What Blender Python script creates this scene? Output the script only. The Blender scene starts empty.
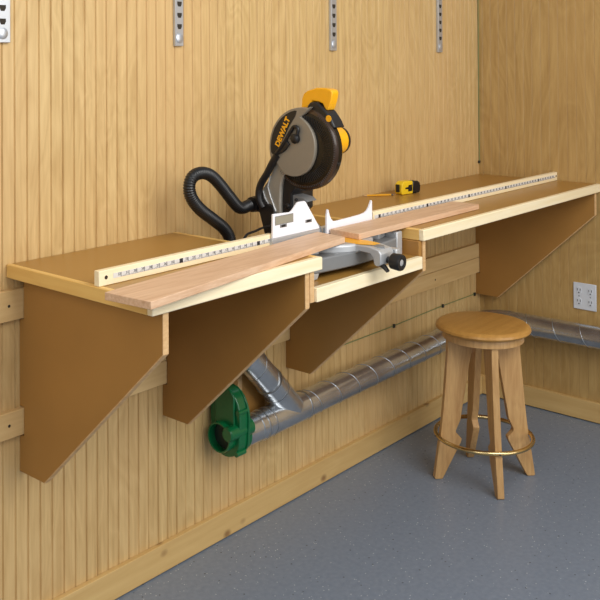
import bpy, bmesh, math, random
from mathutils import Vector, Matrix
random.seed(7)
C = bpy.context.scene.collection
sc = bpy.context.scene

# ------------------------------------------------------------------ camera
cam_d = bpy.data.cameras.new('camera'); cam = bpy.data.objects.new('camera', cam_d); C.objects.link(cam)
yaw, pitch, roll = 0.81691, -0.010949, -0.005177
fw = Vector((math.sin(yaw)*math.cos(pitch), math.cos(yaw)*math.cos(pitch), -math.sin(pitch)))
rt = Vector((math.cos(yaw), -math.sin(yaw), 0)); up = rt.cross(fw)
r2 = rt*math.cos(roll)+up*math.sin(roll); u2 = -rt*math.sin(roll)+up*math.cos(roll)
M = Matrix((r2, u2, -fw)).transposed().to_4x4(); M.translation = Vector((-4.3871, -2.2453, 1.68755))
cam.matrix_world = M
cam_d.sensor_width = 36; cam_d.lens = 36*925.317/600
cam_d.shift_x = (300-211.043)/600; cam_d.shift_y = (52.629-300)/600
cam_d.clip_start = .05
sc.camera = cam

# ------------------------------------------------------------------ light
def look(o, t):
    o.rotation_euler = (Vector(t)-o.location).to_track_quat('-Z', 'Y').to_euler()
def area(name, loc, tgt, sx, sy, power, col):
    d = bpy.data.lights.new(name, 'AREA'); d.shape = 'RECTANGLE'; d.size = sx; d.size_y = sy
    d.energy = power; d.color = col
    o = bpy.data.objects.new(name, d); C.objects.link(o); o.location = loc; look(o, tgt); return o
area('key_light', (-2.35, -2.7, 2.85), (-2.35, 0, 1.2), 2.2, 1.6, 70, (1, .98, .94))
area('front_softbox', (-1.4, -4.6, 1.5), (-1.8, 0, .9), 2.4, 1.6, 38, (1, .975, .93))
area('fill_light', (-4.9, -1.7, 2.3), (-2.2, -.1, .9), 1.4, 1.4, 20, (1, .97, .92))
w = bpy.data.worlds.new('world'); sc.world = w; w.use_nodes = True
w.node_tree.nodes['Background'].inputs[0].default_value = (.86, .92, 1, 1)
w.node_tree.nodes['Background'].inputs[1].default_value = .47
sc.view_settings.view_transform = 'Standard'; sc.view_settings.look = 'None'
sc.view_settings.gamma = 1; sc.view_settings.exposure = 0; sc.view_settings.use_curve_mapping = False

# ------------------------------------------------------------------ materials
def lin(c):
    return tuple((x/255/12.92 if x/255 <= .04045 else ((x/255+.055)/1.055)**2.4) for x in c)+(1,)
def newmat(name, col, rough=.5, metal=0, coat=0):
    m = bpy.data.materials.new(name); m.use_nodes = True; nt = m.node_tree
    b = nt.nodes['Principled BSDF']; b.inputs['Base Color'].default_value = lin(col)
    b.inputs['Roughness'].default_value = rough; b.inputs['Metallic'].default_value = metal
    b.inputs['Coat Weight'].default_value = coat; b.inputs['Coat Roughness'].default_value = .15
    return m, nt, b
def plain(name, col, rough=.5, metal=0, var=.06, scale=40, coat=0, bump=0):
    m, nt, b = newmat(name, col, rough, metal, coat)
    N = nt.nodes; L = nt.links
    tc = N.new('ShaderNodeTexCoord'); no = N.new('ShaderNodeTexNoise'); no.inputs['Scale'].default_value = scale
    no.inputs['Detail'].default_value = 3
    L.new(tc.outputs['Object'], no.inputs['Vector'])
    mx = N.new('ShaderNodeMixRGB'); mx.inputs[1].default_value = tuple(x*(1-var) for x in lin(col)[:3])+(1,)
    mx.inputs[2].default_value = tuple(min(1, x*(1+var)) for x in lin(col)[:3])+(1,)
    L.new(no.outputs['Fac'], mx.inputs[0]); L.new(mx.outputs[0], b.inputs['Base Color'])
    if bump:
        bp = N.new('ShaderNodeBump'); bp.inputs['Strength'].default_value = bump; bp.inputs['Distance'].default_value = .002
        L.new(no.outputs['Fac'], bp.inputs['Height']); L.new(bp.outputs[0], b.inputs['Normal'])
    return m
def wood(name, light, dark, axis=0, rough=.45, fine=70, stretch=.045, figure=.5, knots=0, bump=.15, tint=None):
    """procedural long-grain timber, grain running along the given axis"""
    m, nt, b = newmat(name, light, rough)
    N = nt.nodes; L = nt.links
    tc = N.new('ShaderNodeTexCoord'); mp = N.new('ShaderNodeMapping')
    s = [1, 1, 1]; s[axis] = stretch; mp.inputs['Scale'].default_value = s
    L.new(tc.outputs['Object'], mp.inputs['Vector'])
    n1 = N.new('ShaderNodeTexNoise'); n1.inputs['Scale'].default_value = fine; n1.inputs['Detail'].default_value = 6
    n1.inputs['Roughness'].default_value = .65
    L.new(mp.outputs[0], n1.inputs['Vector'])
    n2 = N.new('ShaderNodeTexNoise'); n2.inputs['Scale'].default_value = fine*.13; n2.inputs['Detail'].default_value = 3
    n2.inputs['Distortion'].default_value = 1.2
    mp2 = N.new('ShaderNodeMapping'); s2 = [1, 1, 1]; s2[axis] = min(1, stretch*4); mp2.inputs['Scale'].default_value = s2
    L.new(tc.outputs['Object'], mp2.inputs['Vector']); L.new(mp2.outputs[0], n2.inputs['Vector'])
    # growth-ring bands from the large noise
    mu = N.new('ShaderNodeMath'); mu.operation = 'MULTIPLY'; mu.inputs[1].default_value = 9
    L.new(n2.outputs['Fac'], mu.inputs[0])
    fr = N.new('ShaderNodeMath'); fr.operation = 'PINGPONG'; fr.inputs[1].default_value = .5
    L.new(mu.outputs[0], fr.inputs[0])
    ad = N.new('ShaderNodeMath'); ad.operation = 'MULTIPLY_ADD'; ad.inputs[1].default_value = figure; 
    L.new(fr.outputs[0], ad.inputs[0])
    r1 = N.new('ShaderNodeMapRange'); r1.inputs[1].default_value = .3; r1.inputs[2].default_value = .7
    r1.inputs[3].default_value = 0; r1.inputs[4].default_value = 1-figure*.5
    L.new(n1.outputs['Fac'], r1.inputs[0]); L.new(r1.outputs[0], ad.inputs[2])
    mx = N.new('ShaderNodeMixRGB'); mx.inputs[1].default_value = lin(light); mx.inputs[2].default_value = lin(dark)
    L.new(ad.outputs[0], mx.inputs[0]); out = mx.outputs[0]
    if tint:
        n3 = N.new('ShaderNodeTexNoise'); n3.inputs['Scale'].default_value = 2.5; n3.inputs['Detail'].default_value = 2
        mp3 = N.new('ShaderNodeMapping'); s3 = [1, 1, 1]; s3[axis] = .35; mp3.inputs['Scale'].default_value = s3
        L.new(tc.outputs['Object'], mp3.inputs['Vector']); L.new(mp3.outputs[0], n3.inputs['Vector'])
        r3 = N.new('ShaderNodeMapRange'); r3.inputs[1].default_value = .4; r3.inputs[2].default_value = .7; r3.inputs[4].default_value = .5
        L.new(n3.outputs['Fac'], r3.inputs[0])
        m3 = N.new('ShaderNodeMixRGB'); m3.inputs[2].default_value = lin(tint)
        L.new(r3.outputs[0], m3.inputs[0]); L.new(out, m3.inputs[1]); out = m3.outputs[0]
    if knots:
        vo = N.new('ShaderNodeTexVoronoi'); vo.inputs['Scale'].default_value = knots
        mk = N.new('ShaderNodeMapping'); sk = [1, 1, 1]; sk[axis] = .7; mk.inputs['Scale'].default_value = sk
        L.new(tc.outputs['Object'], mk.inputs['Vector']); L.new(mk.outputs[0], vo.inputs['Vector'])
        rk = N.new('ShaderNodeMapRange'); rk.inputs[1].default_value = .04; rk.inputs[2].default_value = .13
        rk.inputs[3].default_value = .75; rk.inputs[4].default_value = 0
        L.new(vo.outputs['Distance'], rk.inputs[0])
        mk2 = N.new('ShaderNodeMixRGB'); mk2.inputs[2].default_value = lin((120, 78, 40))
        L.new(rk.outputs[0], mk2.inputs[0]); L.new(out, mk2.inputs[1]); out = mk2.outputs[0]
    L.new(out, b.inputs['Base Color'])
    if bump:
        bp = N.new('ShaderNodeBump'); bp.inputs['Strength'].default_value = bump; bp.inputs['Distance'].default_value = .001
        L.new(n1.outputs['Fac'], bp.inputs['Height']); L.new(bp.outputs[0], b.inputs['Normal'])
    return m

M_ = {}
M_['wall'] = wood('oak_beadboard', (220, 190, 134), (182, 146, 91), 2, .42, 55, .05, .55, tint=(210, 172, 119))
M_['wall_r'] = wood('oak_panelling_shaded', (196, 164, 106), (162, 128, 74), 2, .45, 45, .07, .6, tint=(186, 146, 86))  # weaker light on the right wall painted in as a darker oak
M_['base'] = wood('pine_baseboard', (214, 182, 122), (196, 158, 98), 0, .5, 30, .05, .4, knots=7.5)
M_['base_y'] = wood('pine_baseboard_cross', (214, 182, 122), (196, 158, 98), 1, .5, 30, .05, .4, knots=7.5)
M_['cleat'] = wood('pine_cleat', (226, 194, 138), (206, 168, 110), 0, .55, 30, .05, .4, knots=6)
M_['pine_x'] = wood('maple_edging_front_lit', (253, 240, 208), (242, 222, 176), 0, .4, 40, .04, .35)  # bright light on front faces painted in as a paler timber
M_['pine_y'] = wood('maple_edging_cross_shaded', (236, 198, 120), (220, 174, 96), 1, .4, 40, .04, .35)  # same timber for the bench ends, their dimmer light painted into the colour
M_['ply'] = wood('plywood_edge', (226, 190, 140), (196, 152, 100), 0, .6, 60, .3, .3)
M_['oak_x'] = wood('red_oak', (228, 194, 162), (198, 156, 120), 0, .5, 90, .04, .35)
M_['stool_z'] = wood('stool_oak', (208, 168, 112), (174, 130, 80), 2, .4, 70, .06, .4)
M_['stool_x'] = wood('stool_seat_oak', (202, 152, 80), (176, 126, 60), 0, .33, 60, .06, .4)
M_['hb'] = plain('tempered_hardboard', (166, 120, 60), .42, var=.10, scale=6)
M_['hb_top'] = plain('tempered_hardboard_top', (168, 124, 58), .34, var=.06, scale=5)
M_['steel'] = plain('galvanised_steel', (206, 210, 214), .27, .92, var=.22, scale=28)
M_['seam'] = plain('steel_seam', (190, 194, 198), .34, 1)
M_['zinc'] = plain('zinc_plate', (196, 200, 206), .38, .7)
M_['dark'] = plain('slot_shadow', (46, 38, 26), .8)
M_['green'] = plain('green_plastic', (4, 98, 54), .30, coat=.3)
M_['dgreen'] = plain('green_slide', (14, 34, 28), .5)
M_['alu'] = plain('cast_aluminium', (196, 198, 200), .40, .5, var=.08)
M_['alu_d'] = plain('painted_casting', (128, 130, 132), .45, .2)
M_['white'] = plain('machined_fence', (240, 240, 246), .38, .0, var=.02)
M_['gray'] = plain('taupe_guard_paint', (142, 134, 120), .42, .15, var=.04)
M_['grayarm'] = plain('cast_arm_grey', (164, 160, 150), .4, .4, var=.08)
M_['black'] = plain('black_plastic', (24, 24, 26), .38)
M_['rubber'] = plain('hose_rubber', (20, 21, 24), .34)
M_['yellow'] = plain('yellow_plastic', (246, 176, 18), .32, coat=.25)
M_['lemon'] = plain('lemon_yellow_case', (238, 200, 36), .35)
M_['label'] = plain('grey_label', (146, 142, 126), .5)
M_['tapew'] = plain('rule_tape', (226, 226, 224), .35, .1, var=.02)
M_['ink'] = plain('black_ink', (40, 40, 46), .6)
M_['brass'] = plain('brass_ring', (214, 186, 130), .22, 1)
M_['chrome'] = plain('bright_steel', (215, 217, 220), .2, 1)
M_['plate'] = plain('outlet_white', (214, 218, 224), .4, var=.02)
M_['cordg'] = plain('green_cord', (120, 134, 84), .6)
M_['lead'] = plain('graphite', (60, 60, 62), .5)
M_['pencil'] = plain('pencil_yellow', (232, 168, 36), .4)
# smoked, ribbed blade guard
def smoked():
    m, nt, b = newmat('smoked_guard', (13, 12, 12), .2)
    N = nt.nodes; L = nt.links
    b.inputs['Transmission Weight'].default_value = .08
    return m
M_['smoke'] = smoked()
M_['amber'] = plain('amber_guard_rim', (58, 38, 20), .22, coat=.4)
# floor: grey blue epoxy with light flecks
def floor_mat():
    m, nt, b = newmat('epoxy_floor', (110, 117, 130), .38)
    N = nt.nodes; L = nt.links; tc = N.new('ShaderNodeTexCoord')
    n = N.new('ShaderNodeTexNoise'); n.inputs['Scale'].default_value = 60; n.inputs['Detail'].default_value = 6
    L.new(tc.outputs['Object'], n.inputs['Vector'])
    mx = N.new('ShaderNodeMixRGB'); mx.inputs[1].default_value = lin((106, 117, 133)); mx.inputs[2].default_value = lin((134, 145, 160))
    L.new(n.outputs['Fac'], mx.inputs[0])
    last = mx.outputs[0]
    for scl, lo, hi, col in ((75, .08, .15, (226, 230, 232)), (38, .08, .15, (66, 72, 82)), (120, .07, .16, (160, 168, 176))):
        v = N.new('ShaderNodeTexVoronoi'); v.inputs['Scale'].default_value = scl
        L.new(tc.outputs['Object'], v.inputs['Vector'])
        r = N.new('ShaderNodeMapRange'); r.inputs[1].default_value = lo; r.inputs[2].default_value = hi
        r.inputs[3].default_value = 1; r.inputs[4].default_value = 0
        L.new(v.outputs['Distance'], r.inputs[0])
        # only some cells carry a fleck
        sp = N.new('ShaderNodeSeparateColor'); L.new(v.outputs['Color'], sp.inputs[0])
        g = N.new('ShaderNodeMath'); g.operation = 'GREATER_THAN'; g.inputs[1].default_value = .62
        L.new(sp.outputs[0], g.inputs[0])
        mu = N.new('ShaderNodeMath'); mu.operation = 'MULTIPLY'; L.new(r.outputs[0], mu.inputs[0]); L.new(g.outputs[0], mu.inputs[1])
        m2 = N.new('ShaderNodeMixRGB'); m2.inputs[2].default_value = lin(col); L.new(mu.outputs[0], m2.inputs[0]); L.new(last, m2.inputs[1])
        last = m2.outputs[0]
    L.new(last, b.inputs['Base Color'])
    return m
M_['floor'] = floor_mat()

# ------------------------------------------------------------------ mesh builder (world coordinates in, local to the thing out)
class MB:
    def __init__(s): s.bm = bmesh.new()
    def box(s, x0, x1, y0, y1, z0, z1, mat4=None):
        r = bmesh.ops.create_cube(s.bm, size=1)
        for v in r['verts']:
            v.co = Vector((x0+(v.co.x+.5)*(x1-x0), y0+(v.co.y+.5)*(y1-y0), z0+(v.co.z+.5)*(z1-z0)))
            if mat4: v.co = mat4 @ v.co
        return s
    def prism(s, pts, axis, a, b):
        """polygon in the plane across `axis`, extruded from a to b"""
        def P(p, t):
            q = list(p); q.insert(axis, t); return Vector(q)
        va = [s.bm.verts.new(P(p, a)) for p in pts]; vb = [s.bm.verts.new(P(p, b)) for p in pts]
        s.bm.faces.new(va); s.bm.faces.new(vb[::-1])
        n = len(pts)
        for i in range(n): s.bm.faces.new((va[i], vb[i], vb[(i+1) % n], va[(i+1) % n]))
        return s
    def rings(s, rows, closed=False, caps=True):
        R = [[s.bm.verts.new(p) for p in row] for row in rows]
        n = len(R[0]); m = len(R)
        for i in range(m if closed else m-1):
            A, B = R[i], R[(i+1) % m]
            for k in range(n):
                f = s.bm.faces.new((A[k], A[(k+1) % n], B[(k+1) % n], B[k])); f.smooth = True
        if caps and not closed:
            s.bm.faces.new(R[0][::-1]); s.bm.faces.new(R[-1])
        return s
    def tube(s, pts, r, n=14, closed=False, caps=True):
        pts = [Vector(p) for p in pts]; m = len(pts); rows = []; nrm = None
        for i, p in enumerate(pts):
            if closed: t = pts[(i+1) % m]-pts[i-1]
            else: t = pts[min(i+1, m-1)]-pts[max(i-1, 0)]
            t.normalize()
            if nrm is None:
                nrm = t.orthogonal().normalized()
            nrm = (nrm-t*nrm.dot(t)).normalized(); b = t.cross(nrm)
            rr = r[i] if isinstance(r, (list, tuple)) else r
            rows.append([p+(nrm*math.cos(2*math.pi*k/n)+b*math.sin(2*math.pi*k/n))*rr for k in range(n)])
        return s.rings(rows, closed, caps)
    def lathe(s, o, axis, prof, n=40, closed=False):
        """profile of (distance along axis, radius)"""
        o = Vector(o); a = Vector(axis).normalized(); u = a.orthogonal().normalized(); v = a.cross(u)
        rows = [[o+a*d+(u*math.cos(2*math.pi*k/n)+v*math.sin(2*math.pi*k/n))*r for k in range(n)] for d, r in prof]
        return s.rings(rows, closed, not closed)
    def cyl(s, a, b, r, n=24): 
        a, b = Vector(a), Vector(b)
        return s.lathe(a, b-a, [(0, r), ((b-a).length, r)], n)
def finish(name, mb, mat, parent=None, origin=(0, 0, 0), bevel=0, seg=2, angle=35, rot=None):
    bm = mb.bm; o3 = Vector(origin)
    bmesh.ops.remove_doubles(bm, verts=bm.verts, dist=1e-6)
    bmesh.ops.recalc_face_normals(bm, faces=bm.faces)
    for v in bm.verts: v.co -= o3
    me = bpy.data.meshes.new(name); bm.to_mesh(me); bm.free()
    me.materials.append(mat)
    me.set_sharp_from_angle(angle=math.radians(angle))
    ob = bpy.data.objects.new(name, me); C.objects.link(ob)
    if parent: ob.parent = parent
    else: ob.location = o3
    if bevel:
        md = ob.modifiers.new('bevel', 'BEVEL'); md.width = bevel; md.segments = seg; md.limit_method = 'ANGLE'
        md.angle_limit = math.radians(40)
    return ob
def thing(name, label, cat, loc, group=None):
    o = bpy.data.objects.new(name, None); C.objects.link(o); o.location = loc; o.empty_display_size = .05
    o['label'] = label; o['category'] = cat
    if group: o['group'] = group
    return o
def tag(o, label, cat, group=None):
    o['label'] = label; o['category'] = cat
    if group: o['group'] = group
    return o
def struct(name, mb, mat, origin=(0, 0, 0), bevel=0):
    o = finish(name, mb, mat, None, origin, bevel); o['kind'] = 'structure'; return o
class T:
    """a thing whose parts are written in world coordinates"""
    def __init__(s, name, label, cat, loc, group=None):
        s.o = thing(name, label, cat, loc, group); s.loc = Vector(loc)
    def part(s, name, mb, mat, bevel=0, parent=None, angle=35, label=None, seg=2):
        p = finish(name, mb, mat, parent or s.o, s.loc, bevel, seg, angle)
        if label: p['label'] = label
        return p
def text_mesh(strings, height):
    """flat text as a mesh bmesh; strings = [(text, Matrix)]"""
    out = MB()
    for s, m4 in strings:
        cu = bpy.data.curves.new('lettering', 'FONT'); cu.body = s; cu.size = height; cu.align_x = 'CENTER'; cu.align_y = 'CENTER'
        cu.extrude = .0003
        if len(s) > 3: cu.offset = .0012
        ob = bpy.data.objects.new('lettering', cu); C.objects.link(ob)
        dg = bpy.context.evaluated_depsgraph_get(); dg.update()
        me = bpy.data.meshes.new_from_object(ob.evaluated_get(dg)); me.transform(m4)
        out.bm.from_mesh(me); bpy.data.meshes.remove(me); bpy.data.objects.remove(ob); bpy.data.curves.remove(cu)
    return out
def frame(o, ex, ey):
    ex = Vector(ex).normalized(); ey = Vector(ey).normalized(); ez = ex.cross(ey)
    m = Matrix((ex, ey, ez)).transposed().to_4x4(); m.translation = Vector(o); return m
def arc(c, r, a0, a1, n):
    return [(c[0]+r*math.cos(math.radians(a0+(a1-a0)*i/n)), c[1]+r*math.sin(math.radians(a0+(a1-a0)*i/n))) for i in range(n+1)]
def spline(pts, n=6):
    pts = [Vector(p) for p in pts]; out = []
    P = [pts[0]*2-pts[1]]+pts+[pts[-1]*2-pts[-2]]
    for i in range(1, len(P)-2):
        a, b, c, d = P[i-1:i+3]
        for k in range(n):
            t = k/n
            out.append(.5*((2*b)+(c-a)*t+(2*a-5*b+4*c-d)*t*t+(3*b-a-3*c+d)*t**3))
    out.append(pts[-1]); return out

# ------------------------------------------------------------------ the room
H = 1.114; D = .611
struct('floor', MB().box(-6.2, .12, -5.2, .12, -.06, 0), M_['floor'])
def bead_profile(start, end, pitch, gw, gd, ph):
    """beaded grooves: a narrow V either side of a small round bead"""
    pts = [(start, 0)]; x = start+ph
    while x < end-gw*2.2:
        pts += [(x, 0), (x+gw*.5, gd), (x+gw, gd*.1), (x+gw*1.5, gd), (x+gw*2, 0)]
        x += pitch
    pts += [(end, 0)]
    return pts
pf = bead_profile(-6.2, 0, .0433, .0034, .0030, .0365)
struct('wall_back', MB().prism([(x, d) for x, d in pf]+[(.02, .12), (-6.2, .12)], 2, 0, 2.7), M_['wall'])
pf = bead_profile(-5.2, 0, .0433, .0024, .0013, .02)
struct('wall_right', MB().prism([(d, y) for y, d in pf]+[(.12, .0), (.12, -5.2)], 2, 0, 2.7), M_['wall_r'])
struct('baseboard_back', MB().box(-6.2, -.0005, -.019, -.0002, .004, .096), M_['base'], bevel=.002)
struct('baseboard_right', MB().box(-.019, -.0002, -5.2, -.0195, .004, .096), M_['base_y'], bevel=.002)

# wall cleats running behind the bench
GC = None
for z0, z1, nm in ((.955, 1.042, 'upper pine cleat board screwed level to the beadboard wall under the bench top'),
                   (.622, .697, 'lower pine cleat board screwed level to the beadboard wall near the bracket bottoms')):
    t = T('wall_cleat', nm, 'wall board', (-1.5, 0, z0))
    t.part('board', MB().box(-3.3, -.002, -.019, -.0004, z0, z1), M_['cleat'], .0015)
    for x in (-2.84, -2.0, -1.2, -.46):
        t.part('screw', MB().lathe((x-.02, -.0188, (z0+z1)/2), (0, -1, 0), [(0, .0045), (.0006, .0045)], 12), M_['dark'])

# ------------------------------------------------------------------ workbench
E = .038
def bracket(t, x):
    zb, d1, zf, db = .512, .115, .972, .598
    n = .0215
    top = H-E-.0005
    pts = [(-.0006, zb), (-d1, zb), (-db, zf), (-db, top), (-n, top), (-n, .952), (-.0006, .952),
           (-.0006, .70), (-n, .70), (-n, .618), (-.0006, .618)]
    b = t.part('bracket', MB().prism(pts, 0, x, x+.019), M_['hb'], .0008)
    # pale plywood edge along the front and the sloping bottom of the panel
    w_ = .0022
    e = MB()
    e.prism([(-db-.0001, zf), (-db-w_, zf-.001), (-db-w_, top), (-db-.0001, top)], 0, x, x+.019)
    e.prism([(-d1, zb-.0001), (-d1-.001, zb-w_), (-db-w_, zf-.0015), (-db-.0001, zf)], 0, x, x+.019)
    t.part('plywood_edge', e, M_['ply'], parent=b, label='pale bare edge of the brown panel')
def bench(name_label, x0, x1, brs, loc, left_edge=True, right_edge=True):
    t = T('workbench', name_label, 'workbench', loc)
    ew = .02
    a = x0+(ew if left_edge else .0); b = x1-(ew if right_edge else .0)
    t.part('bench_top', MB().box(a, b, -D+ew, -.0008, H-E, H-.0004), M_['hb_top'], .0005)
    t.part('front_edging', MB().box(x0, x1, -D, -D+ew, H-E, H), M_['pine_x'], .003)
    if left_edge: t.part('end_edging', MB().box(x0, a, -D+ew, -.0008, H-E, H), M_['pine_y'], .0025)
    if right_edge: t.part('end_edging', MB().box(b, x1, -D+ew, -.0008, H-E, H), M_['pine_y'], .0025)
    for x in brs: bracket(t, x)
    t.part('back_rail', MB().box(brs[0]+.0195, brs[1]-.0005, -.019, -.0008, .699, .768), M_['cleat'], .001)
    t.part('back_rail', MB().box(brs[0]+.0195, brs[1]-.0005, -.041, -.0225, .985, H-E-.001), M_['cleat'], .001)
    return t
bench('left workbench section with brown top and pale edging nearest the camera', -2.857, -2.1704, (-2.812, -2.2405), (-2.51, -.3, H-E))
bench('right workbench section with brown top running into the room corner', -1.5935, -.001, (-1.5835, -.043), (-.8, -.3, H-E), True, False)

# lowered saw platform hung between the two sections
t = T('saw_platform', 'lowered shelf with pale edging between the two bench sections carrying the saw', 'shelf', (-1.89, -.3, .986))
zs = 1.026
t.part('shelf_board', MB().box(-2.2005, -1.604, -D+.021, -.045, zs-.019, zs-.001), M_['hb_top'])
t.part('shelf_edging', MB().box(-2.2005, -1.604, -D-.001, -D+.02, zs-.041, zs), M_['pine_x'], .002)
t.part('side_panel', MB().box(-2.2208, -2.201, -D+.008, -.045, zs-.041, H-E-.001), M_['ply'], .0008)
t.part('side_panel', MB().box(-1.6035, -1.5842, -D+.014, -.045, zs-.041, H-E-.001), M_['hb'], .0008)

# dust panel on the wall behind the duct
t = T('wall_panel', 'small brown panel with a pale edge strip on the wall behind the duct and green gate', 'panel', (-1.8, 0, .4))
t.part('panel', MB().box(-1.862, -1.735, -.020, -.0008, .39, .620), M_['hb'], .0005)
t.part('edge_strip', MB().box(-1.886, -1.8625, -.021, -.0008, .39, .620), M_['ply'], .0008, label='pale bare wood strip')

# ------------------------------------------------------------------ stop fences with rule tapes
def stop_fence(label, x0, x1, zero, sgn, loc, hole):
    t = T('stop_fence', label, 'fence', loc, None)
    y0, y1 = -.407, -.388
    z0, z1 = H+.0004, H+.040
    t.part('rail', MB().box(x0, x1, y0, y1, z0, z1), M_['pine_x'], .0012)
    a, b = (x0+.048, x1-.01) if hole < 0 else (x0+.01, x1-.03)
    zc = (z0+z1)/2+.001
    tp = t.part('rule_tape', MB().box(a, b, y0-.0008, y0-.0001, zc-.0065, zc+.0065), M_['tapew'], label='white printed rule tape')
    tick = MB(); nums = []
    k = 1
    while True:
        x = zero+sgn*k*.0278
        if not (a+.004 < x < b-.004):
            if k > 3 and ((sgn < 0 and x < a) or (sgn > 0 and x > b)): break
            k += 1
            if k > 200: break
            continue
        foot = (k % 12 == 0)
        if foot: tick.box(x-.0065, x+.0065, y0-.0012, y0-.0008, zc-.0062, zc+.0062)
        else:
            tick.box(x-.0007, x+.0007, y0-.0012, y0-.0008, zc-.0062, zc+.0062)
            nums.append((str(k), frame((x-.0065, y0-.0010, zc+.0012), (1, 0, 0), (0, 0, 1))))
        for j in range(1, 8):
            xx = x+j*.0278/8
            if xx < b: tick.box(xx-.0003, xx+.0003, y0-.0012, y0-.0008, zc-.0062, zc-(.002 if j == 4 else .0035))
        k += 1
    tx = text_mesh(nums, .010); me = bpy.data.meshes.new('n'); tx.bm.to_mesh(me); tx.bm.free(); tick.bm.from_mesh(me); bpy.data.meshes.remove(me)
    t.part('tape_markings', tick, M_['ink'], parent=tp)
    hx = x0+.024 if hole < 0 else x1-.014
    t.part('screw_hole', MB().lathe((hx, y0-.0001, zc), (0, -1, 0), [(0, .0052), (.0005, .0052)], 16), M_['dark'])
    return t
stop_fence('pale wooden fence rail with rule tape on the left bench section, left of the saw', -2.853, -2.150, -1.889, -1, (-2.5, -.398, H), -1)
stop_fence('long pale wooden fence rail with rule tape on the right bench section', -1.5925, -.002, -1.885, 1, (-.8, -.398, H), 1)

# ------------------------------------------------------------------ red oak boards being cut
def plank(label, quad, loc):
    z0, z1 = H+.0006, H+.0196
    m = MB().prism(quad, 2, z0, z1)
    o = finish('oak_board', m, M_['oak_x'], None, loc, .0012)
    tag(o, label, 'board'); return o
plank('red oak board left of the blade overhanging the front bench corner', [(-2.915, -.668), (-1.956, -.541), (-1.940, -.421), (-2.928, -.518)], (-2.4, -.55, H))
plank('red oak board right of the blade reaching from the saw onto the right bench section', [(-1.885, -.546), (-1.058, -.541), (-1.052, -.424), (-1.874, -.424)], (-1.4, -.48, H))

# ------------------------------------------------------------------ miter saw
S = T('miter_saw', 'compound miter saw with raised taupe blade guard and yellow handle on the lowered shelf', 'saw', (-1.9, -.4, zs))
# base casting
plan = [(-2.150, -.29), (-2.150, -.545)]+[( -2.150+.5*i/16, -.545-.025*math.sin(math.pi*i/16)) for i in range(1, 16)]+[(-1.66, -.545), (-1.66, -.29), (-1.78, -.24), (-2.02, -.24)]
base = S.part('base', MB().prism(plan, 2, 1.044, 1.090), M_['alu_d'], .005)
S.part('table_wing', MB().prism([(-2.150, -.42), (-2.150, -.49), (-2.05, -.51), (-2.02, -.42)], 2, 1.088, H-.0005), M_['alu'], .003, parent=base)
S.part('table_wing', MB().prism([(-1.66, -.30), (-1.66, -.50), (-1.72, -.515), (-1.78, -.42), (-1.78, -.30)], 2, 1.088, H-.0005), M_['alu'], .003, parent=base)
S.part('end_block', MB().box(-1.657, -1.622, -.545, -.46, zs+.001, 1.108), M_['alu'], .004, parent=base)
for x, y in ((-2.125, -.27), (-1.70, -.27), (-2.122, -.528), (-1.72, -.528)):
    S.part('foot', MB().prism([(x-.022, zs+.0006), (x+.010, zs+.0006), (x+.022, 1.046), (x-.026, 1.046)], 1, y-.02, y+.02), M_['alu'], .002, parent=base)
tt = S.part('turntable', MB().lathe((-1.9, -.42, 1.090), (0, 0, 1), [(0, .158), (.018, .158), (.0235, .153)], 56), M_['alu'], .001)
# front arm with its recessed side and drooping nose
S.part('table_arm', MB().prism([(-.54, 1.070), (-.54, H-.001), (-.620, H-.003), (-.655, H-.010), (-.664, H-.020), (-.664, 1.060), (-.652, 1.053), (-.640, 1.056), (-.634, 1.080), (-.624, 1.090), (-.585, 1.092)], 0, -1.942, -1.868), M_['alu'], .003, parent=tt)
S.part('kerf_plate', MB().prism([(-1.940, -.47), (-1.874, -.47), (-1.874, -.585), (-1.884, -.624), (-1.92, -.624), (-1.940, -.585)], 2, H-.0008, H+.0002), M_['yellow'], parent=tt, label='yellow insert plate')
S.part('arm_tip', MB().prism([(-1.932, -.586), (-1.878, -.586), (-1.886, -.640), (-1.905, -.655), (-1.92, -.640)], 2, H-.012, H-.004), M_['alu_d'], .001, parent=tt)
S.part('miter_lock_knob', MB().lathe((-1.902, -.664, 1.070), (0, -1, -.05), [(0, .011), (.014, .011), (.014, .020), (.018, .0245), (.046, .0262), (.052, .024), (.052, .013), (.048, .012)], 28), M_['black'], parent=tt, label='black knob')
S.part('knob_hub', MB().lathe((-1.902, -.711, 1.0676), (0, -1, -.05), [(0, .010), (.003, .010), (.004, .006)], 20), M_['alu'], parent=tt)
S.part('detent_lever', MB().prism([(-.650, 1.064), (-.668, 1.058), (-.682, 1.042), (-.678, 1.036), (-.664, 1.046), (-.650, 1.052)], 0, -1.932, -1.918), M_['black'], .002, parent=tt)
S.part('arm_boss', MB().box(-1.865, -1.838, -.672, -.635, 1.052, 1.098), M_['alu'], .004, parent=tt)
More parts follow.
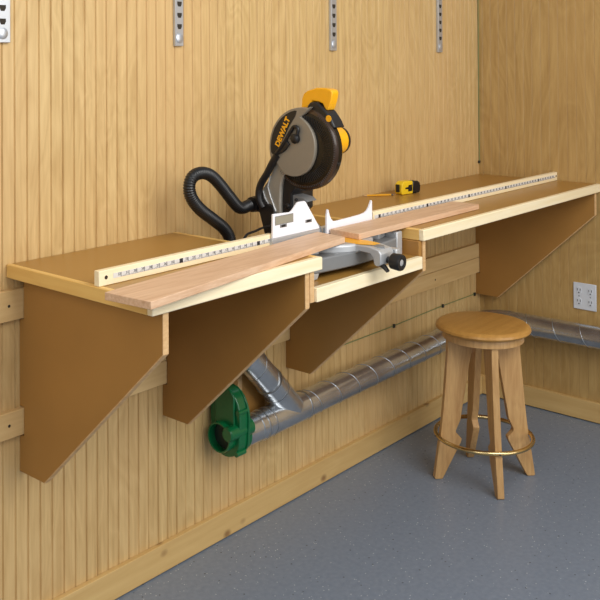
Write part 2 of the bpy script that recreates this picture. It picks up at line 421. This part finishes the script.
# fence plates
yf0, yf1 = -.4185, -.4115
lf = S.part('left_fence', MB().prism([(-2.164, 1.216), (-2.158, 1.217), (-2.078, 1.213), (-2.066, 1.218), (-2.041, 1.238), (-2.034, 1.2405), (-2.004, 1.2405), (-1.998, 1.237), (-1.925, 1.146), (-1.927, 1.142), (-2.166, 1.142)], 1, yf0, yf1), M_['white'], .001, label='bright machined plate')
S.part('label_window', MB().box(-2.154, -2.066, yf0-.0008, yf0-.0002, 1.183, 1.207), M_['label'], parent=lf, label='grey sticker panel')
S.part('label_border', MB().box(-2.156, -2.064, yf0-.0004, yf0-.0001, 1.181, 1.209), M_['alu_d'], parent=lf)
for x, z in ((-2.114, 1.1755), (-1.984, 1.174)):
    sl = S.part('adjustment_slot', MB().box(x-.017, x+.017, yf0-.0007, yf0-.0001, z-.005, z+.005), M_['alu_d'], .002, parent=lf)
    S.part('slot_screw', MB().box(x-.010, x+.010, yf0-.0012, yf0-.0008, z-.0032, z+.0032), M_['black'], .0005, parent=sl)
S.part('fence_rail', MB().box(-2.168, -1.925, -.4195, -.396, H-.0005, 1.1415), M_['alu'], .001)
S.part('fence_rail', MB().box(-1.878, -1.620, -.4160, -.396, H-.0005, 1.135), M_['alu'], .001)
rp = [(-1.884, 1.118), (-1.884, 1.178), (-1.8785, 1.199), (-1.874, 1.195)]
rp += [(-1.868, 1.178), (-1.860, 1.165), (-1.848, 1.156), (-1.836, 1.154), (-1.740, 1.156), (-1.685, 1.158), (-1.660, 1.161), (-1.644, 1.167), (-1.632, 1.178), (-1.624, 1.190), (-1.6185, 1.200), (-1.615, 1.196), (-1.615, 1.118)]
S.part('right_fence', MB().prism(rp, 1, yf0, yf1), M_['white'], .0006, label='bright low plate with two upturned horns')
# rear pivot casting
S.part('pivot_casting', MB().prism([(-.159, 1.245), (-.186, 1.247), (-.190, 1.212), (-.239, 1.198), (-.250, 1.171), (-.235, 1.150), (-.232, 1.092), (-.285, 1.086), (-.285, 1.060), (-.19, 1.060), (-.198, 1.101), (-.176, 1.170), (-.149, 1.176)], 0, -1.945, -1.875), M_['black'], .004)
S.part('bevel_housing', MB().lathe((-1.93, -.30, 1.105), (0, -1, 0), [(0, .05), (.03, .055), (.095, .055), (.098, .05)], 32), M_['alu_d'])
# cast arm (neck)
neck = [(-.253, 1.372), (-.232, 1.325), (-.211, 1.284), (-.188, 1.256), (-.183, 1.238), (-.186, 1.218), (-.212, 1.190), (-.243, 1.170), (-.263, 1.170), (-.263, 1.220), (-.266, 1.268), (-.274, 1.292), (-.290, 1.314), (-.292, 1.365)]
nk = S.part('cast_arm', MB().prism(neck, 0, -1.938, -1.885), M_['grayarm'], .006, seg=3)
S.part('arm_rib', MB().tube([(-1.9395, -.222, 1.300), (-1.941, -.212, 1.262), (-1.941, -.224, 1.228), (-1.940, -.246, 1.182)], .0022, 8), M_['alu'], parent=nk)
S.part('arm_rib', MB().tube([(-1.9395, -.190, 1.246), (-1.941, -.200, 1.222), (-1.940, -.222, 1.194)], .0022, 8), M_['alu'], parent=nk)
# blade guards
gc = (-.363, 1.400); R = .1365
def ringpts(c, r, a0, a1, n): return arc(c, r, a0, a1, n)
lg = S.part('lower_guard', MB().lathe((-1.936, gc[0], gc[1]), (1, 0, 0), [(0, .075), (0, .115), (.003, .130), (.008, .1365), (.028, .1365), (.033, .132), (.036, .105), (.036, .075)], 72), M_['smoke'], label='smoked dark round guard')
ribs = MB()
for i in range(64):
    a = math.radians(-150+i*4.1)
    c1 = Vector((-1.9368, gc[0]-math.cos(a)*0, 0)); ca, sa = math.cos(a), math.sin(a)
    dy, dz = -ca, sa
    p0 = Vector((-1.9375, gc[0]+dy*.082, gc[1]+dz*.082)); p1 = Vector((-1.9375, gc[0]+dy*.111+dz*.006, gc[1]+dz*.111-dy*.006))
    ribs.tube([p0, p1], .0013, 5)
S.part('guard_ribs', ribs, M_['black'], parent=lg)
S.part('guard_rim', MB().lathe((-1.9345, gc[0], gc[1]), (1, 0, 0), [(0, .120), (-.002, .122), (.000, .130), (.006, .1362), (.010, .1362), (.010, .120)], 72, closed=True), M_['amber'], parent=lg, label='amber tinted translucent rim')
teeth = MB()
for i in range(60):
    a = math.radians(-140+i*3.4); dy, dz = -math.cos(a), math.sin(a)
    m4 = frame((-1.9375, gc[0]+dy*.1255, gc[1]+dz*.1255), (0, dy, dz), (0, -dz, dy))
    teeth.box(-.0025, .0025, -.0010, .0010, -.001, .001, m4)
S.part('saw_blade_teeth', teeth, M_['lead'], parent=lg)
# fixed upper guard: outer arc down the back, small round inner border
up_ = [(-.357, 1.507), (-.378, 1.519), (-.400, 1.541)]
for a in range(80, 200, 4):
    # angle measured in viewer's frame (right = -y)
    r_ = R+.0015
    vx, vz = r_*math.cos(math.radians(a)), r_*math.sin(math.radians(a))
    if a >= 80: up_.append((gc[0]-vx, gc[1]+vz))
up_ += [(-.253, 1.350)]+[tuple(q_)[:2] for q_ in spline([(-.288, 1.312, 0), (-.322, 1.306, 0), (-.355, 1.311, 0), (-.389, 1.331, 0), (-.411, 1.366, 0), (-.419, 1.410, 0), (-.411, 1.450, 0), (-.389, 1.483, 0), (-.358, 1.5065, 0)], 5)[:-1]]
ug = S.part('upper_guard', MB().prism(up_, 0, -1.948, -1.862), M_['gray'], .005, seg=3, label='taupe painted guard')
# black name plate with its lettering
lp = [(-.345, 1.526)]+[(gc[0]-.130*math.cos(math.radians(a)), gc[1]+.130*math.sin(math.radians(a))) for a in (102, 110, 120, 130, 140, 150, 160, 170, 180, 188)]+[(-.247, 1.372), (-.262, 1.385), (-.276, 1.416), (-.294, 1.440), (-.315, 1.476), (-.339, 1.508)]
npz = S.part('name_plate', MB().prism(lp, 0, -1.9492, -1.9482), M_['black'], parent=ug, label='black badge')
S.part('name_lettering', text_mesh([('DEWALT', frame((-1.9496, -.2855, 1.453), (0, -.048, .096), (0, .096, .048)))], .027), M_['yellow'], parent=npz, label='yellow lettering')
# clamp hook and pivot knob on the guard
hk = S.part('guard_link', MB().tube(spline([(-1.957, -.262, 1.378), (-1.957, -.292, 1.412), (-1.957, -.321, 1.452), (-1.957, -.340, 1.474), (-1.957, -.356, 1.468), (-1.957, -.353, 1.448)], 5), .0062, 12), M_['black'], parent=ug)
S.part('guard_knob', MB().lathe((-1.949, -.342, 1.434), (-1, 0, 0), [(0, .0165), (.010, .0165), (.014, .013), (.016, .006)], 24), M_['black'], parent=ug)
S.part('link_block', MB().prism([(-.270, 1.375), (-.300, 1.392), (-.318, 1.413), (-.306, 1.428), (-.285, 1.405), (-.262, 1.388)], 0, -1.958, -1.949), M_['black'], .002, parent=ug)
# black spring arm down the back of the saw
S.part('rear_link_arm', MB().tube(spline([(-1.95, -.262, 1.375), (-1.95, -.240, 1.345), (-1.95, -.218, 1.310), (-1.95, -.190, 1.272), (-1.95, -.180, 1.242), (-1.95, -.182, 1.215), (-1.945, -.193, 1.190)], 5), .0125, 14), M_['black'])
S.part('dust_port', MB().lathe((-1.955, -.150, 1.196), (1, .0, 0), [(0, .026), (.02, .028), (.06, .028), (.064, .020)], 28), M_['black'])
S.part('gear_case', MB().prism([(-.270, 1.305), (-.318, 1.300), (-.315, 1.262), (-.300, 1.245), (-.300, 1.186), (-.262, 1.160), (-.250, 1.180), (-.262, 1.240)], 0, -1.925, -1.80), M_['black'], .004)
S.part('bevel_bracket', MB().prism([(-.300, 1.240), (-.347, 1.233), (-.362, 1.222), (-.326, 1.214), (-.296, 1.178), (-.262, 1.176)], 0, -1.915, -1.86), M_['alu_d'], .003)
for y, z, r_ in ((-.286, 1.202, .009), (-.322, 1.226, .005)):
    S.part('bolt', MB().lathe((-1.922, y, z), (-1, 0, 0), [(0, r_), (.006, r_), (.009, r_*.6)], 18), M_['black'])
# motor on the far side with yellow end
mt = S.part('motor', MB().lathe((-1.885, -.400, 1.420), (1, -.05, .03), [(0, .048), (.035, .050), (.085, .047)], 36), M_['yellow'])
S.part('motor_end_cap', MB().lathe((-1.7995, -.4042, 1.4225), (1, -.05, .03), [(0, .048), (.012, .046), (.022, .034), (.027, .018)], 36), M_['black'], parent=mt)
# carrying handle with trigger block
hs = [(-.340, 1.532), (-.343, 1.566), (-.350, 1.582), (-.366, 1.593), (-.405, 1.603), (-.440, 1.602), (-.462, 1.597), (-.468, 1.588), (-.464, 1.566), (-.456, 1.543), (-.449, 1.530), (-.441, 1.530), (-.434, 1.541), (-.428, 1.551), (-.412, 1.557), (-.385, 1.560), (-.380, 1.545), (-.378, 1.530)]
S.part('handle', MB().prism(hs, 0, -1.918, -1.880), M_['yellow'], .009, seg=4, label='yellow D-shaped handle')
tg = [(-.376, 1.545), (-.386, 1.556), (-.413, 1.556), (-.433, 1.541), (-.453, 1.524), (-.474, 1.497), (-.486, 1.474), (-.450, 1.470), (-.40, 1.497), (-.362, 1.509)]
S.part('trigger_housing', MB().prism(tg, 0, -1.930, -1.872), M_['black'], .005)
S.part('warning_badge', MB().lathe((-1.9305, -.462, 1.504), (-1, 0, 0), [(0, .011), (.0012, .011)], 20), M_['yellow'], label='round yellow badge')
S.part('power_cord', MB().tube(spline([(-1.93, -.235, 1.130), (-1.99, -.240, 1.134), (-2.05, -.245, 1.128), (-2.095, -.250, 1.124), (-2.115, -.250, 1.100), (-2.118, -.250, 1.060), (-2.05, -.2, 1.034)], 6), .0042, 8), M_['black'])

# dust hose
hp = spline([(-1.965, -.150, 1.196), (-2.0, -.150, 1.190), (-2.030, -.152, 1.199), (-2.068, -.152, 1.234), (-2.117, -.15, 1.283), (-2.161, -.15, 1.316), (-2.206, -.15, 1.328), (-2.245, -.15, 1.319), (-2.261, -.15, 1.290), (-2.251, -.15, 1.252), (-2.212, -.15, 1.211), (-2.152, -.15, 1.171), (-2.098, -.15, 1.134), (-2.070, -.15, 1.100), (-2.062, -.15, 1.060), (-2.06, -.15, 1.030)], 14)
rr = []; acc = 0
P2 = [hp[0]]
for i in range(1, len(hp)):   # resample evenly so the corrugations are regular
    P2.append(hp[i])
L_ = [0]
for i in range(1, len(P2)): L_.append(L_[-1]+(P2[i]-P2[i-1]).length)
tot = L_[-1]; n = int(tot/.0018); Q = []; j = 0
for i in range(n+1):
    s = tot*i/n
    while j < len(L_)-2 and L_[j+1] < s: j += 1
    f = (s-L_[j])/max(1e-9, L_[j+1]-L_[j]); Q.append(P2[j].lerp(P2[j+1], min(1, f)))
rr = [.0196+(.0013 if (i % 4) in (1, 2) else -.0008) for i in range(len(Q))]
tag(finish('dust_hose', MB().tube(Q, rr, 20), M_['rubber'], None, (-2.06, -.15, 1.03), angle=80),
    'black corrugated dust hose looping from the back of the saw down into the bench', 'hose')

# ------------------------------------------------------------------ duct work
DY = -.078; R0 = .0505
t = T('dust_duct', 'galvanised steel duct pipe running low along the wall and round the corner', 'duct', (-1.0, DY, .36))
def dz(x): return .381+.026*(x+1.9)/1.8
xa, xb = -1.575, -.20
A = Vector((xa, DY, dz(xa))); B = Vector((xb, DY, dz(xb)))
main = t.part('pipe', MB().cyl(A, B, R0, 40), M_['steel'], label='long spiral pipe along the back wall')
def spiral(t, par, a, b, r, pitch, flip=1, n=28):
    a, b = Vector(a), Vector(b); ax = (b-a).normalized(); u = ax.orthogonal().normalized(); v = ax.cross(u)
    Ln = (b-a).length; k = int(Ln/pitch*n); pts = []
    for i in range(k+1):
        th = 2*math.pi*i/n*flip
        pts.append(a+ax*(Ln*i/k)+(u*math.cos(th)+v*math.sin(th))*(r+.0004))
    t.part('spiral_seam', MB().tube(pts, .0013, 6), M_['seam'], parent=par, angle=80)
spiral(t, main, A, B, R0, .128)
# corner elbow
ec = Vector((-.20, -.20, 0)); el = []
for i in range(9):
    a = math.radians(90-90*i/8)
    el.append(Vector((-.20+(.122)*math.cos(a), -.20+.122*math.sin(a), dz(-.2)+.008*i/8)))
t.part('elbow', MB().tube(el, R0+.0015, 40), M_['steel'], angle=60)
RA = Vector((-.078, -.20, dz(-.2)+.008)); RB = Vector((-.078, -2.4, .418+.02))
rp_ = t.part('pipe', MB().cyl(RA, RB, R0, 40), M_['steel'], label='spiral pipe along the right wall')
spiral(t, rp_, RA, RB, R0, .128)
# wye fitting
xj = -1.695
W0 = Vector((-1.860, DY, dz(-1.835))); W1 = Vector((xa+.0, DY, dz(xa)))
wy = t.part('wye_fitting', MB().cyl(W0, W1, R0+.0018, 40), M_['steel'], label='Y-shaped fitting')
J = Vector((xj+.055, DY, dz(xj))); dirb = Vector((-.7071, -.02, .7071)).normalized()
bl = MB().lathe(J, dirb, [(.02, R0+.0016), (.205, R0+.0016)], 40)
t.part('wye_branch', bl, M_['steel'], parent=wy)
for s_, r_ in ((.205, .0035), (.145, .0025)):
    t.part('crimp_ring', MB().lathe(J+dirb*s_, dirb, [(-.004, R0), (-.003, R0+r_), (.003, R0+r_), (.004, R0)], 40), M_['seam'], parent=wy)
for x, r_ in ((-1.830, .004), (-1.790, .003), (-1.583, .004)):
    t.part('crimp_ring', MB().lathe((x, DY, dz(x)), (1, 0, 0), [(-.004, R0), (-.003, R0+r_), (.003, R0+r_), (.004, R0)], 40), M_['seam'], parent=wy)
bp_ = [J+dirb*.20, J+dirb*.26, J+dirb*.33, J+dirb*.37]
e0 = J+dirb*.37
for a in (15, 30, 45):
    d_ = Vector((-math.sin(math.radians(45-a)), 0, math.cos(math.radians(45-a)))); e0 = e0+d_*.035; bp_.append(e0.copy())
bp_.append(Vector((e0.x, e0.y, .982)))
br = t.part('branch_pipe', MB().tube(bp_, R0-.0006, 40), M_['steel'], angle=60, label='pipe rising behind the bench bracket')
spiral(t, br, bp_[0], bp_[3], R0-.0006, .10)
t.part('pipe_end', MB().cyl((-1.936, DY, dz(-1.936)), W0+Vector((.004, 0, 0)), R0-.001, 40), M_['steel'])

# green blast gate on the open end
g = T('blast_gate', 'green plastic blast gate on the open left end of the steel duct', 'duct gate', (-2.0, DY, .33))
gz = .404
yz = (DY, gz)
def gate_outline(r, top):
    pts = []
    for i in range(0, 25):
        a = math.radians(-200+ 220*i/24)
        pts.append((DY-.012+r*math.cos(a), gz+r*math.sin(a)))
    return pts
# body plate: round below, tall rounded shoulder above
body = []
for i in range(13):
    a = math.radians(180+180*i/12); body.append((DY-.002+.066*math.cos(a), gz-.014+.062*math.sin(a)))
for i in range(13):
    a = math.radians(0+180*i/12); body.append((DY-.002+.070*math.cos(a)*(1), gz+.060+.103*math.sin(a)))
bd = g.part('gate_body', MB().prism(body, 0, -2.020, -1.972), M_['green'], .004, seg=3)
g.part('gate_flange', MB().prism([(y*1.0+(y-DY)*.10, z) for y, z in body], 0, -1.982, -1.974), M_['green'], .002, parent=bd)
g.part('slide_plate', MB().prism([(DY-.052, gz+.03), (DY+.035, gz+.03), (DY+.035, gz+.165), (DY-.030, gz+.165), (DY-.052, gz+.14)], 0, -2.030, -2.0205), M_['green'], .003, parent=bd, label='sliding shutter plate')
g.part('inlet_collar', MB().lathe((-2.052, DY, gz-.002), (1, 0, 0), [(0, .046), (0, .0505), (.004, .052), (.033, .052), (.033, .045), (.004, .045)], 44, closed=True), M_['green'], label='round open collar')
g.part('inner_slide', MB().lathe((-2.0235, DY, gz-.004), (1, 0, 0), [(0, .0445), (.002, .0445)], 32), M_['dgreen'])
g.part('outlet_collar', MB().lathe((-1.9715, DY, gz-.017), (1, 0, 0), [(0, .058), (.032, .057), (.035, .0545), (.035, .0515), (0, .0515)], 40, closed=True), M_['green'])
g.part('locking_barrel', MB().lathe((-2.062, DY-.048, gz+.022), (1, 0, 0), [(0, .020), (.004, .0245), (.085, .0245), (.085, .0285), (.116, .0285), (.119, .022)], 32), M_['green'], label='round barrel across the gate')
for y, z in ((DY-.058, gz-.052), (DY-.066, gz+.09)):
    g.part('bolt_boss', MB().lathe((-2.027, y, z), (1, 0, 0), [(0, .009), (.045, .009)], 16), M_['green'], parent=bd)

# ------------------------------------------------------------------ stool
SC = Vector((-.875, -.459, 0)); SH = .624
st = T('stool', 'round oak stool with four splayed legs and a brass foot ring standing on the floor', 'stool', SC)
seat = MB().lathe((SC.x, SC.y, SH), (0, 0, -1), [(0, .01), (0, .168), (.002, .176), (.010, .186), (.018, .188), (.024, .184), (.031, .172), (.032, .01)], 72)
st.part('seat', seat, M_['stool_x'])
st.part('seat_apron', MB().lathe((SC.x, SC.y, SH-.0325), (0, 0, -1), [(0, .158), (.006, .160), (.028, .160), (.030, .155)], 64), M_['stool_z'])
zr = .170
for a in (44.5, 137, 224.5, 317):
    ca, sa = math.cos(math.radians(a)), math.sin(math.radians(a))
    # outline in (radial, height)
    out = [(.040, SH-.063), (.150, SH-.063), (.151, .50), (.168, .30), (.1765, .22), (.1815, zr+.010), (.1815, zr-.010), (.186, zr-.012), (.208, .006), (.205, .001), (.177, .001), (.173, .006), (.098, zr-.022), (.095, zr-.010), (.118, zr+.014), (.119, zr+.024), (.100, .235), (.060, .47)]
    m = MB(); th = .0135
    va = [m.bm.verts.new((SC.x+ca*r-sa*th, SC.y+sa*r+ca*th, z)) for r, z in out]
    vb = [m.bm.verts.new((SC.x+ca*r+sa*th, SC.y+sa*r-ca*th, z)) for r, z in out]
    m.bm.faces.new(va); m.bm.faces.new(vb[::-1]); n = len(out)
    for i in range(n): m.bm.faces.new((va[i], vb[i], vb[(i+1) % n], va[(i+1) % n]))
    lg_ = st.part('leg', m, M_['stool_z'], .002)
    st.part('ring_screw', MB().lathe((SC.x+ca*.2005, SC.y+sa*.2005, zr), (ca, sa, 0), [(0, .004), (.0015, .0035)], 12), M_['lead'], parent=lg_)
ring = [(SC.x+.1905*math.cos(2*math.pi*i/96), SC.y+.1905*math.sin(2*math.pi*i/96), zr) for i in range(96)]
st.part('foot_ring', MB().tube(ring, .0085, 14, closed=True), M_['brass'], angle=80, label='polished brass ring')

# ------------------------------------------------------------------ shelf standards on the wall
def standard(x, zb, slots_dark, label):
    t = T('shelf_standard', label, 'shelf rail', (x, 0, zb), 'slotted shelf standards on the wall')
    w_ = .0195 if x > -2.8 else .026
    ch = MB().box(x-w_, x+w_, -.0125, -.0006, zb, 2.45)
    rail = t.part('rail', ch, M_['zinc'], .0015)
    z = zb+.066 if x > -2.8 else zb+.060
    k = 0
    while z < 2.42:
        h = .0085; ww = .0105
        sl = MB().prism([(x-ww, z+h), (x+ww, z+h), (x+ww, z), (x+ww*.55, z-h), (x-ww*.55, z-h), (x-ww, z)], 1, -.0131, -.0124)
        t.part('slot', sl, M_['dark'], parent=rail, label='dark punched slot')
        z += .0385; k += 1
    t.part('screw', MB().lathe((x, -.0124, zb+.026), (0, -1, 0), [(0, .0165), (.002, .0165), (.0045, .012), (.0055, .003)], 24), M_['zinc'], label='round bright screw head')
standard(-2.874, 1.748, 0, 'grey slotted metal shelf standard cut off by the left frame edge')
standard(-2.165, 1.745, 0, 'bright slotted metal shelf standard left of the saw, second from the left')
standard(-1.270, 1.735, 0, 'slotted metal shelf standard on the wall above the yellow saw handle')
standard(-.402, 1.732, 0, 'dull grey slotted metal shelf standard nearest the room corner')

# ------------------------------------------------------------------ outlet
t = T('wall_outlet', 'white double electrical outlet on the right wall above the duct', 'outlet', (0, -.534, .515))
y0, y1, z0, z1 = -.588, -.481, .516, .640
pl = t.part('cover_plate', MB().box(-.006, -.0004, y0, y1, z0, z1), M_['plate'], .002)
for yc in (-.508, -.561):
    for zc in (.552, .604):
        rc = t.part('receptacle', MB().prism([(yc+.0155*math.cos(math.radians(a)), zc+.0175*math.sin(math.radians(a))) for a in (40, 60, 90, 120, 140, 220, 240, 270, 300, 320)], 0, -.0075, -.006), M_['plate'], .0005)
        s_ = MB().box(-.0082, -.0075, yc-.0075, yc-.0050, zc-.001, zc+.009); s_.box(-.0082, -.0075, yc+.0050, yc+.0075, zc-.001, zc+.009)
        s_.lathe((-.0075, yc, zc-.010), (-1, 0, 0), [(0, .0030), (.0007, .0030)], 12)
        t.part('socket_slots', s_, M_['ink'], parent=rc)
    t.part('screw', MB().lathe((-.006, yc, .578), (-1, 0, 0), [(0, .003), (.001, .0025)], 12), M_['alu_d'])

# ------------------------------------------------------------------ thin green cord with clips
t = T('cable', 'thin green cord clipped along the beadboard wall above the steel duct', 'cable', (-.5, 0, .50))
t.part('cord', MB().tube([(-1.40, -.003, .514), (-1.2, -.003, .513), (-.82, -.0035, .5115), (-.6, -.003, .514), (-.386, -.0035, .516), (-.2, -.003, .514), (-.064, -.0035, .513)], .0020, 8), M_['cordg'])
for x, z in ((-.82, .5115), (-.386, .516), (-.066, .513)):
    t.part('clip', MB().box(x-.006, x+.006, -.010, -.0006, z-.008, z+.008), M_['black'], .002, label='small black clip')
t = T('cable', 'thin green cord running straight up the room corner above the bench', 'cable', (-.006, -.006, 1.16))
t.part('cord', MB().tube([(-.006, -.006, 1.165), (-.005, -.005, 1.5), (-.006, -.006, 2.4)], .0020, 8), M_['cordg'])
t.part('clip', MB().box(-.013, -.001, -.010, -.001, 1.170, 1.182), M_['black'], .002, label='small black clip')

# ------------------------------------------------------------------ tape measure and pencil
tm = T('tape_measure', 'yellow and black tape measure on the right bench section against the wall', 'tape measure', (-.85, -.12, H))
ang = math.radians(-8); mm = Matrix.Translation((-.868, -.105, H+.0008)) @ Matrix.Rotation(ang, 4, 'Z')
def tp(pts, a, b):
    m = MB().prism(pts, 1, a, b)
    for v in m.bm.verts: v.co = mm @ v.co
    return m
hh = .056
cs = tm.part('case', tp([(-.052, .0), (.016, .0), (.018, .004), (.018, hh-.004), (.014, hh), (-.040, hh), (-.056, hh-.012), (-.058, .008)], -.019, .019), M_['lemon'], .003)
tm.part('grip', tp([(.0185, .001), (.060, .001), (.068, .006), (.070, .030), (.064, hh-.010), (.052, hh-.003), (.0185, hh-.003)], -.0195, .0195), M_['black'], .004, label='black rubber nose')
tm.part('case_label', tp([(-.014, .012), (.012, .012), (.012, .040), (-.010, .040), (-.014, .034)], -.0200, -.0192), M_['black'], parent=cs)
tm.part('case_label', tp([(-.034, .024), (-.015, .022), (-.015, .031), (-.032, .030)], -.0200, -.0192), M_['black'], parent=cs)
tm.part('belt_clip', tp([(-.0635, .012), (-.0585, .012), (-.0585, .044), (-.0635, .044)], -.009, .009), M_['black'], .001)

pd = Vector((-1.072, -.012, H+.0042)); pe = Vector((-.948, -.098, H+.0042)); ax = (pe-pd).normalized()
pc = T('pencil', 'yellow pencil lying on the right bench section beside the tape measure', 'pencil', pd)
pc.part('shaft', MB().lathe(pd+ax*.020, ax, [(0, .0038), (.110, .0038)], 6), M_['pencil'])
pc.part('sharpened_tip', MB().lathe(pd, ax, [(.005, .001), (.0199, .0036)], 12), M_['ply'])
pc.part('lead', MB().lathe(pd, ax, [(0, .0003), (.0049, .001)], 8), M_['lead'])
pc.part('eraser', MB().lathe(pd+ax*.1302, ax, [(0, .0036), (.010, .0036)], 12), M_['amber'])
